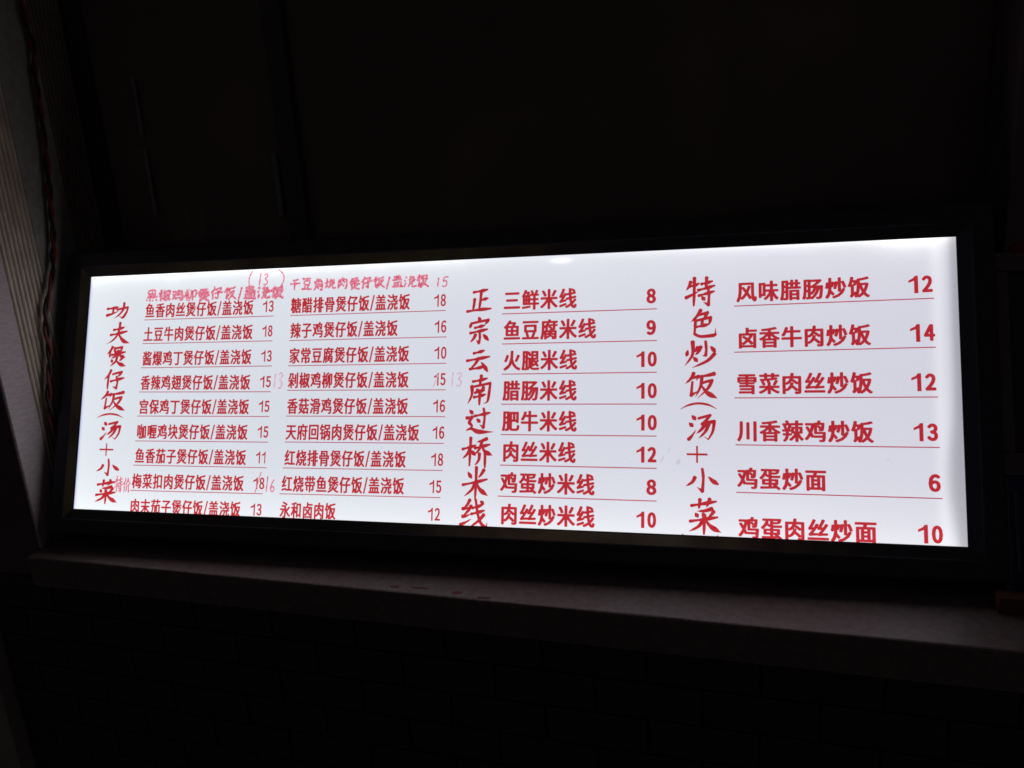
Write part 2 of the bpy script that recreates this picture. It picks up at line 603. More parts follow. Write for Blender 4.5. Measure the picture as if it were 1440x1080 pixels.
# right: wall end with a framed board (black above, navy below) and a wooden strip
box('wall_right', (0.872, 0.180, 0.926), (2.6, 0.30, 2.9), M_plaster, kind='structure', bevel=0.003)
LEAN = R(-20.49)
nb_lo = (0.862, -0.0175 + 0.0225 * 0.9367, 0.953 - 0.0225 * 0.35)
nb = thing('notice_board', 'brown framed board right of the menu, black field above navy field', 'notice board', nb_lo, (LEAN, 0, 0))


def nbx(name, x0, x1, z0, z1, y0, y1, material, bevel=0.0015):
    return box(name, (x0 - 0.862, y0, z0), (x1 - 0.862, y1, z1), material, nb, bevel)


nbx('frame_stile', 0.855, 0.8755, 0.1925, 0.470, 0.0, 0.02, M_board_frame)
nbx('frame_stile', 0.855, 0.8605, -0.020, 0.1575, 0.0, 0.02, M_board_frame)
nbx('frame_rail', 0.855, 1.25, 0.158, 0.192, -0.001, 0.02, M_board_frame)
nbx('frame_rail', 0.855, 1.25, 0.4705, 0.500, -0.001, 0.02, M_board_frame)
nbx('black_field', 0.876, 1.25, 0.1925, 0.470, 0.008, 0.019, M_black_panel)
nbx('navy_field', 0.861, 1.25, -0.020, 0.1575, 0.006, 0.019, M_blue)
nbx('pale_edge', 0.8620, 0.8645, -0.018, 0.1555, 0.003, 0.0055, M_pale_edge, 0.0005)
nbx('print_column', 0.872, 0.877, 0.015, 0.135, 0.0045, 0.0055, M_pale_edge, 0.0003)
strip = box('wooden_strip', (-0.2, -0.012, 0), (0.2, 0.012, 0.024), M_wood, None, 0.002, label='orange brown wooden strip lying on the sill under the navy field', category='wood strip')
strip.location = (1.027, -0.052, 0.9262)
strip.rotation_euler = SROT
rp = mesh_obj('red_paper_scrap', [(-.012, -.0012, 0), (.010, -.0016, .004), (.013, -.0012, .030), (.002, -.0022, .041), (-.010, -.0014, .034),
                                  (-.012, 0, 0), (.010, 0, .004), (.013, 0, .030), (.002, 0, .041), (-.010, 0, .034)],
              [(0, 1, 2, 3, 4), (9, 8, 7, 6, 5), (0, 5, 6, 1), (1, 6, 7, 2), (2, 7, 8, 3), (3, 8, 9, 4), (4, 9, 5, 0)], M_red_paper,
              label='torn dark red paper scrap stuck to the wall right of the frame', category='paper')
rp.location = (0.893, 0.1785, 1.37)
rp.scale = (1.3, 1, 1.5)

# red smears dried on the sill
for i, (x, y, w, d_) in enumerate([(-0.084, -0.087, .008, .0032), (-0.040, -0.086, .017, .0022), (0.027, -0.093, .008, .0045), (0.075, -0.103, .010, .002)]):
    V = []
    k = 22
    for j in range(k):
        a = 2 * math.pi * j / k
        rr = 1 + 0.35 * noise.noise(Vector((math.cos(a) * 1.4, math.sin(a) * 1.4, i * 5.3)))
        V.append((w * rr * math.cos(a), d_ * rr * math.sin(a), 0.0006 + 0.0002 * noise.noise(Vector((a, i, 1)))))
    for j in range(k):
        V.append((V[j][0] * 1.08, V[j][1] * 1.1, 0.0))
    F = [tuple(range(k))] + [(j, k + j, k + (j + 1) % k, (j + 1) % k) for j in range(k)]
    o = mesh_obj('red_smear', V, F, M_dry_red)
    o.location = (x, y, 0.9252)
    o['label'] = ['small hooked red smear, leftmost of the marks on the sill', 'longest thin red smear on the sill below the menu',
                  'squarish red smear on the sill, third from the left', 'faint red smear at the sill edge, rightmost mark'][i]
    o['category'] = 'smear'
    o['group'] = 'red smears on the sill'

# ------------------------------------------------------------------ the light box
LEAN = R(-20.49)
dirv = Vector((0, math.sin(-LEAN), math.cos(LEAN)))       # up along the board
low = Vector((0, 0, 1.0)) - dirv * BORD
lb = thing('light_box', 'long black framed light box with white menu in red Chinese lettering', 'light box', low, (LEAN, 0, 0))
# local frame: x along the board, z up the board, +y into the box; the sheet's front is y = 0
DEPTH = 0.074


def rail(name, side):
    """mitred frame profile; side in 0..3 = bottom, right, top, left"""
    hw, hh = FW / 2, FH / 2
    # (distance outward from the opening, y)
    prof = [(-0.001, 0.004), (-0.001, -0.0010), (0.001, -0.0018), (0.0175, -0.0078), (0.0190, -0.0088), (0.0205, -0.0092), (0.0440, -0.0092), (0.0480, -0.0080),
            (0.0500, -0.0050), (0.0500, DEPTH - 0.002), (0.0440, DEPTH - 0.002), (0.0440, 0.004)]
    V = []
    for end in (-1, 1):
        for d, y in prof:
            if side == 0:
                p = (end * (hw + d), y, -hh - d)
            elif side == 2:
                p = (-end * (hw + d), y, hh + d)
            elif side == 1:
                p = (hw + d, y, end * (hh + d))
            else:
                p = (-hw - d, y, -end * (hh + d))
            V.append((p[0], p[1], p[2] + hh + BORD))
    k = len(prof)
    F = [(i, (i + 1) % k, k + (i + 1) % k, k + i) for i in range(k)]
    F += [tuple(range(k))[::-1], tuple(range(k, 2 * k))]
    bm = bmesh.new()
    vs = [bm.verts.new(v) for v in V]
    for f in F:
        bm.faces.new([vs[i] for i in f])
    bmesh.ops.recalc_face_normals(bm, faces=bm.faces)
    o = bm_obj(name, bm, M_frame, lb)
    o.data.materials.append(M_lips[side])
    for p in o.data.polygons:      # the sloping inner lip takes the glow-painted material, plain frame on the right
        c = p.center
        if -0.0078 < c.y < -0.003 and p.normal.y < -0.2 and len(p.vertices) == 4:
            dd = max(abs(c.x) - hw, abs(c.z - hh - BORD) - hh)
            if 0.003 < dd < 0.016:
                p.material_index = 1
    return o


rail('bottom_rail', 0)
rail('side_rail', 1)
rail('top_rail', 2)
rail('side_rail', 3)
box('housing', (-FW / 2 - 0.0435, 0.0045, 0.006), (FW / 2 + 0.0435, DEPTH, FH + 2 * BORD - 0.006), M_housing, lb, 0.001)

# thin menu sheet
e = 0.012
bm = bmesh.new()
nx, nz_ = 64, 20
grid = []
for j in range(nz_ + 1):
    r = []
    for i in range(nx + 1):
        r.append(bm.verts.new((-FW / 2 - e + (FW + 2 * e) * i / nx, 0.0, BORD - e + (FH + 2 * e) * j / nz_)))
    grid.append(r)
for j in range(nz_):
    for i in range(nx):
        bm.faces.new((grid[j][i], grid[j][i + 1], grid[j + 1][i + 1], grid[j + 1][i]))
face = bm_obj('menu_sheet', bm, M_sheet, lb)
for p in face.data.polygons:
    pass
if face.data.polygons[0].normal.y > 0:
    face.data.flip_normals()

# ---- lettering -------------------------------------------------------------
_cache = {}


def glyph_mesh(s, off, res=3):
    """vertices and faces of a string, em = 1"""
    key = (s, off, res)
    if key in _cache:
        return _cache[key]
    cu = bpy.data.curves.new('t', 'FONT')
    cu.body = s
    cu.offset = off
    cu.resolution_u = res
    o = bpy.data.objects.new('t', cu)
    COL.objects.link(o)
    dg = bpy.context.evaluated_depsgraph_get()
    dg.update()
    me = bpy.data.meshes.new_from_object(o.evaluated_get(dg))
    V = [v.co.to_2d() for v in me.vertices]
    F = [tuple(p.vertices) for p in me.polygons]
    bpy.data.meshes.remove(me)
    bpy.data.objects.remove(o)
    bpy.data.curves.remove(cu)
    _cache[key] = (V, F)
    return V, F


def lay(u, v, lift):
    return (u - FW / 2, -lift, v + BORD)


def shifted(s, off, x0, x1, yb, h, metric, slope=0.0, copies=((0, 0),), lift=0.0004, warp=None):
    """lay a string with its ink box between x0 and x1; metric = (ink bottom, ink top) in em"""
    V, F = glyph_mesh(s, off)
    mn = min(p.x for p in V)
    mx = max(p.x for p in V)
    sx = (x1 - x0) / (mx - mn)
    sy = h / (metric[1] - metric[0])
    VV, FF = [], []
    for ci, (dx, dy) in enumerate(copies):
        b = len(VV)
        for p in V:
            a, c = p.x, p.y
            if warp:
                a, c = warp(a, c)
            u = x0 + (a - mn) * sx + dx
            v = yb + (c - metric[0]) * sy + slope * (u - x0) + dy
            VV.append(lay(u, v, lift + ci * 0.00002))
        FF += [tuple(i + b for i in f) for f in F]
    return VV, FF


mmv = 0.001
COLS = {
 1: dict(h=28.6, gap=4.3, ph=22.3, pgap=8.0, off=.96, rows=[
  ('鱼香肉丝煲仔饭/盖浇饭', '13', 135.8, 379.1, 426.1, 379.4, 137.5, 382.0, 401.8, 425.3),
  ('土豆牛肉煲仔饭/盖浇饭', '18', 135.8, 331.2, 426.3, 331.5, 136.9, 383.2, 403.6, 425.5),
  ('酱爆鸡丁煲仔饭/盖浇饭', '13', 136.0, 282.6, 428.4, 283.4, 138.3, 383.4, 404.0, 426.6),
  ('香辣鸡翅煲仔饭/盖浇饭', '15', 136.2, 234.4, 428.0, 234.3, 138.1, 383.9, 404.4, 427.6),
  ('宫保鸡丁煲仔饭/盖浇饭', '15', 135.0, 186.7, 427.9, 187.5, 138.0, 384.0, 404.4, 427.2),
  ('咖喱鸡块煲仔饭/盖浇饭', '15', 134.8, 137.7, 428.3, 139.3, 136.8, 384.0, 404.9, 427.6),
  ('鱼香茄子煲仔饭/盖浇饭', '11', 133.6, 90.3, 427.8, 91.6, 136.6, 383.6, 404.4, 426.0),
  ('梅菜扣肉煲仔饭/盖浇饭', '18', 130.4, 41.0, 422.5, 43.2, 133.7, 381.6, 401.2, 425.0),
  ('肉末茄子煲仔饭/盖浇饭', '13', None, -7.9, None, -5.4, 133.0, 377.8, 398.6, 421.9)]),
 2: dict(h=29.2, gap=4.3, ph=22.8, pgap=7.6, off=.96, rows=[
  ('糖醋排骨煲仔饭/盖浇饭', '18', 461.2, 379.3, 772.3, 380.1, 461.8, 703.2, 749.5, 772.1),
  ('辣子鸡煲仔饭/盖浇饭', '16', 461.5, 331.4, 775.3, 332.1, 463.0, 681.2, 751.7, 774.3),
  ('家常豆腐煲仔饭/盖浇饭', '10', 461.8, 283.3, 776.2, 284.5, 463.4, 705.1, 753.0, 775.8),
  ('剁椒鸡柳煲仔饭/盖浇饭', '15', 462.7, 236.9, 776.1, 237.0, 463.4, 705.8, 753.7, 775.7),
  ('香菇滑鸡煲仔饭/盖浇饭', '16', 462.7, 188.5, 776.6, 189.2, 464.2, 706.3, 753.6, 776.3),
  ('天府回锅肉煲仔饭/盖浇饭', '16', 462.7, 140.1, 775.9, 142.0, 463.9, 729.1, 754.0, 776.2),
  ('红烧排骨煲仔饭/盖浇饭', '18', 461.5, 92.1, 775.1, 94.5, 464.2, 705.6, 752.9, 775.6),
  ('红烧带鱼煲仔饭/盖浇饭', '15', 457.5, 44.3, 772.5, 47.1, 460.8, 703.8, 751.2, 773.6),
  ('永和卤肉饭', '12', None, -3.4, None, -1.0, 459.5, 573.0, 749.9, 772.7)]),
 3: dict(h=34.6, gap=6.4, ph=26.6, pgap=8.9, off=1.42, rows=[
  ('三鲜米线', '8', 876.8, 370.9, 1145.3, 372.3, 879.2, 1009.5, 1127.8, 1144.0),
  ('鱼豆腐米线', '9', 878.0, 317.4, 1145.4, 318.6, 880.1, 1043.6, 1127.9, 1144.1),
  ('火腿米线', '10', 878.6, 264.2, 1145.5, 265.3, 881.0, 1011.7, 1111.6, 1145.4),
  ('腊肠米线', '10', 879.2, 211.6, 1145.5, 212.3, 881.0, 1011.4, 1111.8, 1145.5),
  ('肥牛米线', '10', 879.0, 158.8, 1145.0, 159.3, 881.0, 1012.0, 1112.0, 1145.6),
  ('肉丝米线', '12', 878.7, 106.2, 1145.1, 106.4, 882.6, 1010.9, 1112.2, 1145.0),
  ('鸡蛋炒米线', '8', 876.2, 53.1, 1145.1, 53.3, 880.2, 1043.4, 1128.4, 1145.1),
  ('肉丝炒米线', '10', None, -0.5, None, 0.2, 881.4, 1043.9, 1112.6, 1144.7)]),
 4: dict(h=33.2, gap=6.2, ph=27.8, pgap=9.0, off=1.42, rows=[
  ('风味腊肠炒饭', '12', 1269.9, 373.2, 1565.9, 376.6, 1273.0, 1474.9, 1530.2, 1564.5),
  ('卤香牛肉炒饭', '14', 1269.2, 297.0, 1566.0, 300.4, 1274.0, 1474.6, 1530.3, 1565.5),
  ('雪菜肉丝炒饭', '12', 1268.8, 222.5, 1566.4, 223.8, 1272.2, 1475.3, 1529.9, 1564.6),
  ('川香辣鸡炒饭', '13', 1269.7, 146.9, 1566.4, 147.2, 1272.6, 1474.9, 1530.8, 1564.6),
  ('鸡蛋炒面', '6', 1270.1, 71.3, 1567.7, 70.8, 1272.0, 1405.5, 1548.8, 1565.8),
  ('鸡蛋肉丝炒面', '10', None, -6.6, None, -5.6, 1273.0, 1475.9, 1532.5, 1566.4)]),
}


def ringof(r, ry=None, n=8):
    ry = r if ry is None else ry
    return [(r * math.cos(2 * math.pi * k / n + .5), ry * math.sin(2 * math.pi * k / n + .5)) for k in range(n)] + [(0, 0)]


def dish(s, x0, x1, yb, h, slope, copies):
    """characters one by one in equal cells, a slash in a narrow cell"""
    VV, FF = [], []
    units = sum(0.44 if c == '/' else 1.0 for c in s)
    p = (x1 - x0) / (units - 0.08)
    x = x0 - 0.04 * p
    met = (-0.085, 0.85)
    sy = h / (met[1] - met[0])
    for ci, c in enumerate(s):
        V, F = glyph_mesh(c, 0)
        w = 0.44 if c == '/' else 1.0
        for k, (dx, dy) in enumerate(copies):
            b = len(VV)
            for q in V:
                if c == '/':
                    u = x + p * (0.44 * 0.5 + (q.x - 0.14) * 1.25)
                    v = yb + (q.y + 0.01) / 0.70 * h * 0.97
                    ddx = dx * 0.5
                else:
                    u = x + p * (0.5 + (q.x - 0.5) * 0.94)
                    v = yb + (q.y - met[0]) * sy
                    ddx = dx
                VV.append(lay(u + ddx, v + slope * (u - x0) + dy, 0.0004 + k * 0.00002))
            FF += [tuple(i + b for i in f) for f in F]
        x += w * p
    return VV, FF


def digits(s, x0, x1, yb, h, slope, bold):
    """narrow sans figures with a flagged 1, each fitted to its own slot"""
    VV, FF = [], []
    n = len(s)
    tot = x1 - x0
    for i, ch in enumerate(s):
        if n == 1:
            a, b = x0, x1
        else:
            a, b = (x0, x0 + tot * 0.46) if i == 0 else (x0 + tot * 0.545, x1)
        a += bold
        b -= bold
        if ch == '1':
            b -= (b - a) * (0.16 if i == 0 else 0.22)
            if n > 1 and i == 1:
                a += (b - a) * 0.12
        if ch == '1':                   # plain stem with a flag, no foot
            a -= bold
            b += bold
            st = (b - a) * (0.30 if bold < 0.001 else 0.42)
            kk = len(VV)
            y1 = yb + slope * (a - x0)
            P = [(b - st, y1), (b, y1), (b, y1 + h), (b - st * 0.75, y1 + h), (b - st * 1.25, y1 + h * 0.86), (a, y1 + h * 0.74), (a, y1 + h * 0.60), (b - st, y1 + h * 0.71)]
            VV += [lay(q[0], q[1], 0.0004) for q in P]
            FF += [(kk, kk + 1, kk + 2, kk + 3, kk + 4, kk + 7), (kk + 4, kk + 5, kk + 6, kk + 7)]
            continue
        m_ = (-0.012, 0.747)
        v, f = shifted(chr(0xFF10 + int(ch)), 0, a, b, yb + bold + slope * (a - x0), h - 2 * bold, m_, slope, ringof(bold, bold * 0.8))
        k = len(VV)
        VV += v
        FF += [tuple(q + k for q in g) for g in f]
    return VV, FF




def lettering(name, VV, FF, material, label=None):
    me = bpy.data.meshes.new(name)
    me.from_pydata(VV, [], FF)
    me.materials.append(material)
    me.update()
    o = bpy.data.objects.new(name, me)
    COL.objects.link(o)
    o.parent = face
    if label:
        o['label'] = label
    return o


for c, d in COLS.items():
    for (nm, pr, ul, vl, ur, vr, a, b, p0, p1) in d['rows']:
        x_l = ul if ul is not None else a - 2
        x_r = ur if ur is not None else p1
        sl = (vr - vl) / (x_r - x_l)
        yb = vl + sl * (a - x_l) + d['gap']
        VV, FF = dish(nm, (a + .4) * mmv, (b - .4) * mmv, yb * mmv, d['h'] * mmv, sl, ringof(d['off'] * mmv, d['off'] * 0.62 * mmv))
        lettering('dish_name', VV, FF, M_ink)
        yb = vl + sl * (p0 - x_l) + d['pgap']
        VV, FF = digits(pr, p0 * mmv, p1 * mmv, yb * mmv, d['ph'] * mmv, sl, 0.00075 if c < 3 else 0.0017)
        lettering('price', VV, FF, M_ink)
        if ul is not None:
            w = 0.72 if c < 3 else 0.8
            q = [lay(ul * mmv, (vl - w) * mmv, .0003), lay(ur * mmv, (vr - w) * mmv, .0003), lay(ur * mmv, (vr + w) * mmv, .0003), lay(ul * mmv, (vl + w) * mmv, .0003)]
            lettering('underline', q, [(0, 1, 2, 3)], M_line)

# ---- brush-written column headings, stroke by stroke -----------------------
# each stroke: kind + points on a 100 x 100 grid
BR = {
 '功': 'h 4,64 24,67 48,73|s 29,66 28,48 27,34|t 4,26 24,34 52,50|g 44,58 64,64 88,70 84,44 74,18 66,8 54,20|p 72,94 70,62 58,34 34,6',
 '夫': 'h 28,68 50,72 72,79|h 16,44 46,50 86,60|p 54,100 52,72 44,42 26,18 2,2|n 50,50 58,34 74,14 100,4',
 '煲': 'p 30,98 22,80 6,62|s 21,78 20,64 20,48|s 42,92 42,80 44,70|g 42,90 60,94 76,97 72,82 68,72|h 44,72 58,74 70,77|h 30,58 56,64 92,72|s 58,76 58,58 56,40|p 54,62 44,50 28,40|n 62,62 74,50 94,44|d 28,34 34,22|p 80,42 74,34 66,28|p 54,40 48,22 24,0|n 54,28 68,12 98,0',
 '仔': 'p 34,100 24,76 4,52|s 24,72 23,40 22,2|g 44,80 62,86 86,92 76,76 62,64|g 62,66 68,40 64,6 46,14|h 36,42 62,50 98,60',
 '饭': 'p 28,100 20,80 2,60|g 18,80 30,84 44,88 36,72|g 24,66 22,40 20,14 44,32|p 92,98 72,92 50,88|p 54,88 50,50 34,8|g 56,62 70,68 86,72 72,40 40,2|n 54,50 70,24 102,2',
 '汤': 'd 14,94 26,80|d 4,66 16,54|t 2,4 14,18 28,40|g 38,84 58,90 80,96 64,76 50,62 70,68 94,72 88,34 72,4 58,14|p 60,60 48,42 30,26|p 74,62 62,34 38,8',
 '小': 'g 52,100 55,60 52,4 36,20|p 28,62 20,42 0,24|d 72,66 84,50 100,36',
 '菜': 'h 12,82 46,88 88,96|s 38,100 37,88 35,76|p 68,102 64,90 58,78|p 74,74 54,68 30,66|d 24,60 31,50|d 47,62 51,52|p 80,66 74,58 64,50|h 8,36 46,42 92,50|s 51,54 51,28 50,0|p 48,42 34,22 4,6|n 54,42 72,22 102,6',
 '正': 'h 26,88 54,92 84,98|s 58,92 55,50 50,12|h 56,52 68,55 86,60|s 30,56 28,34 24,10|h 0,4 46,10 100,14',
 '宗': 'd 46,102 54,88|d 16,82 10,62|g 18,78 50,84 90,90 82,80 72,70|h 32,60 50,64 72,69|h 12,40 46,46 86,54|g 52,46 54,20 50,2 38,12|p 34,32 26,18 12,4|d 68,34 76,26 90,12',
 '云': 'h 30,84 52,89 76,96|h 0,50 46,58 100,68|p 52,60 36,34 14,12|h 14,12 48,16 80,24|d 64,42 78,24 92,2',
 '南': 'h 22,84 48,88 80,95|s 56,104 54,88 50,70|p 18,66 18,36 2,4|g 16,64 50,70 94,78 90,46 84,14 68,6|d 38,58 43,50|p 66,62 61,56 57,50|h 32,44 50,48 70,53|h 28,28 50,32 74,38|s 51,50 51,28 50,2',
 '过': 'h 34,70 60,76 92,84|g 68,100 72,66 68,24 54,34|d 42,58 54,46|d 14,94 26,80|t 4,62 16,64 26,68|p 24,66 14,44 24,28 8,10|n 4,12 22,18 50,6 106,6',
 '桥': 'h 0,62 20,68 46,76|s 28,102 27,60 25,4|p 26,64 16,44 0,28|d 30,58 44,42|p 84,100 68,93 50,88|h 44,66 66,72 96,80|p 68,92 60,64 42,42|n 68,74 80,54 106,42|p 60,46 58,24 44,4|s 80,52 80,28 80,-2',
 '米': 'd 20,88 34,70|p 84,96 74,82 62,70|h 0,46 44,54 98,66|s 54,104 53,50 51,0|p 50,54 36,30 6,8|n 56,54 70,32 102,12',
 '线': 'p 34,102 24,84 8,70|t 8,70 22,72 40,78|p 40,80 26,60 8,42|t 8,42 22,44 38,52|t 0,12 18,20 42,34|h 46,74 62,78 84,86|h 42,52 62,57 92,66|g 58,104 66,56 80,20 102,2 104,24|p 90,50 68,26 36,4|d 76,100 88,90',
 '特': 'p 16,88 11,74 0,58|h 12,72 26,75 46,82|s 30,102 29,50 27,2|t 0,32 22,42 46,54|h 56,80 70,83 94,89|s 74,102 73,84 71,64|h 44,58 70,64 102,73|h 46,38 70,44 100,52|g 80,60 82,34 80,4 62,14|d 56,34 66,22',
 '色': 'p 42,102 28,80 4,58|g 34,84 50,88 70,93 60,78 52,66|s 22,64 21,50 20,36|g 22,62 50,68 82,74 78,56 72,44|s 49,66 48,54 46,42|h 20,38 46,42 74,48|g 20,38 18,12 40,2 84,4 100,8 100,32',
 '炒': 'd 10,68 6,46|p 42,78 37,68 30,60|p 26,100 25,50 0,6|d 28,40 40,24|g 68,102 70,70 68,48 58,44|p 52,80 45,62 34,48|d 84,82 98,62|p 96,52 72,24 24,-2',
 '+': 'l 0,50 50,50 100,50|l 50,100 50,50 50,0',
 '(': 'a 0,6 22,62 50,88 78,66 100,10',
 ')': 'a 0,90 22,40 50,10 78,36 100,88',
}
WID = {'h': (6.5, 4.6, 8.0, 4.0), 's': (8.5, 7.0, 7.0, 4.5), 'p': (8.5, 7.5, 5.5, 1.0), 'n': (3.2, 6.0, 10.0, 1.2), 'd': (2.4, 6.5, 9.0, 4.5),
       't': (8.0, 6.5, 4.0, 1.0), 'g': (5.5, 6.0, 7.5, 1.2), 'l': (5.2, 5.2, 5.2, 5.2), 'a': (1.5, 6.0, 6.0, 1.5)}


def catmull(P, n=7):
    Q = [P[0]] + P + [P[-1]]
    out = []
    for i in range(1, len(Q) - 2):
        p0, p1, p2, p3 = Q[i - 1], Q[i], Q[i + 1], Q[i + 2]
        for k in range(n):
            t = k / n
            out.append(tuple(0.5 * ((2 * p1[j]) + (-p0[j] + p2[j]) * t + (2 * p0[j] - 5 * p1[j] + 4 * p2[j] - p3[j]) * t * t + (-p0[j] + 3 * p1[j] - 3 * p2[j] + p3[j]) * t ** 3) for j in (0, 1)))
    out.append(P[-1])
    return out


def wid_at(kind, t):
    w = WID[kind]
    a = t * 3
    i = min(2, int(a))
    f = a - i
    f = f * f * (3 - 2 * f)
    return w[i] * (1 - f) + w[i + 1] * f


def strokes(spec, x0, x1, y0, y1, unit, lift=0.0004, pen=None, jit=0.0, seed=0):
    """spec in BR format -> ribbons; pen = constant width (felt tip) instead of brush widths; unit = metres per grid unit for widths"""
    VV, FF = [], []
    rnd = random.Random(seed)
    for si, st in enumerate(spec.split('|')):
        tok = st.split()
        kind = tok[0]
        P = [tuple(float(q) for q in t.split(',')) for t in tok[1:]]
        if jit:
            P = [(a + rnd.uniform(-jit, jit), b + rnd.uniform(-jit, jit)) for a, b in P]
        if kind == 'g' and not pen:
            C = []                      # hooks keep their corners: split spline at sharp turns
            seg = [P[0]]
            for i in range(1, len(P) - 1):
                seg.append(P[i])
                a = Vector((P[i][0] - P[i - 1][0], P[i][1] - P[i - 1][1]))
                b = Vector((P[i + 1][0] - P[i][0], P[i + 1][1] - P[i][1]))
                if a.length and b.length and a.angle(b) > R(62):
                    C += catmull(seg) if len(seg) > 1 else seg
                    seg = [P[i]]
            seg.append(P[-1])
            C += catmull(seg)
        else:
            C = catmull(P)
        C = [(x0 + c[0] / 100 * (x1 - x0), y0 + c[1] / 100 * (y1 - y0)) for c in C]
        z = lift + si * 0.00003
        n = len(C)
        L = []
        for i, c in enumerate(C):
            a = C[max(i - 1, 0)]
            b = C[min(i + 1, n - 1)]
            t = Vector((b[0] - a[0], b[1] - a[1]))
            if t.length < 1e-9:
                t = Vector((1, 0))
            t.normalize()
            nrm = Vector((-t.y, t.x))
            if pen:
                w = pen * (1 + 0.25 * math.sin(i * 1.7 + si))
            else:
                w = wid_at(kind, i / (n - 1)) * unit
                # a slanted brush: strokes running down-right are fatter than rising ones
                w *= 1 + 0.16 * (nrm.x * 0.7 + nrm.y * 0.7) * (1 if nrm.y > 0 else -1) * 0.6
            L.append((c, nrm, w / 2))
        b0 = len(VV)
        for c, nr, w in L:
            VV.append(lay(c[0] + nr.x * w, c[1] + nr.y * w, z))
            VV.append(lay(c[0] - nr.x * w, c[1] - nr.y * w, z))
        for i in range(n - 1):
            FF.append((b0 + 2 * i, b0 + 2 * i + 1, b0 + 2 * i + 3, b0 + 2 * i + 2))
        # round blobs where the brush lands, turns and lifts
        spots = [0, n - 1] + ([i for i in range(1, n - 1) if L[i - 1][1].angle(L[i + 1][1]) > 0.6])
        for si2, i in enumerate(spots):
            c, nr, w = L[i]
            b1 = len(VV)
            tt = Vector((nr.y, -nr.x))
            for k in range(10):
                a = 2 * math.pi * k / 10
                ww = w * (1.06 if kind not in 'la' else 1.0)
                q = Vector(c) + nr * (ww * math.cos(a)) + tt * (ww * 0.9 * math.sin(a))
                if kind == 'l':
                    q = Vector(c)
                VV.append(lay(q.x, q.y, z + 0.00001 + si2 * 1e-6))
            if kind != 'l':
                FF.append(tuple(range(b1, b1 + 10)))
    return VV, FF


HEAD = [
 "功 44.7 102.8 381.7 416.4 夫 50.4 105.4 331.2 374.2 煲 50.8 101.1 286.5 326.2 仔 49.4 99.2 240.1 277.8 饭 45.8 104.2 196.7 234.5 ( 40.6 102.4 182.2 191.7 汤 52.4 100.3 139.1 176.1 + 52.1 85.1 107.1 132.2 小 48.6 100.5 69.0 99.8 菜 48.1 100.4 14.0 58.2",
 "正 812.9 856.4 375.4 416.5 宗 814.6 856.7 319.5 365.5 云 814.8 855.6 269.0 307.9 南 817.1 861.1 209.8 259.4 过 815.3 862.7 160.7 203.5 桥 811.0 862.1 102.4 151.0 米 812.9 857.4 46.7 98.9 线 810.6 856.4 -3.5 43.7",
 "特 1193.3 1237.9 374.9 421.0 色 1199.2 1239.8 323.2 366.7 炒 1190.7 1239.9 273.1 314.6 饭 1190.6 1241.2 221.0 262.8 ( 1183.7 1240.9 203.4 214.9 汤 1195.9 1239.7 153.2 195.9 + 1193.2 1226.2 116.7 144.3 小 1192.0 1241.8 70.2 106.9 菜 1194.7 1245.1 3.6 57.8 ) 1185.5 1242.0 -9.2 3.6"]
for col_i, s in enumerate(HEAD):
    t = s.split()
    for i in range(0, len(t), 5):
        ch = t[i]
        a, b, y0, y1 = (float(q) * mmv for q in t[i + 1:i + 5])
        VV, FF = strokes(BR[ch], a, b, y0, y1, 0.00079 if ch not in '()+' else 0.00060, seed=i)
        lettering('heading_character', VV, FF, M_brush)

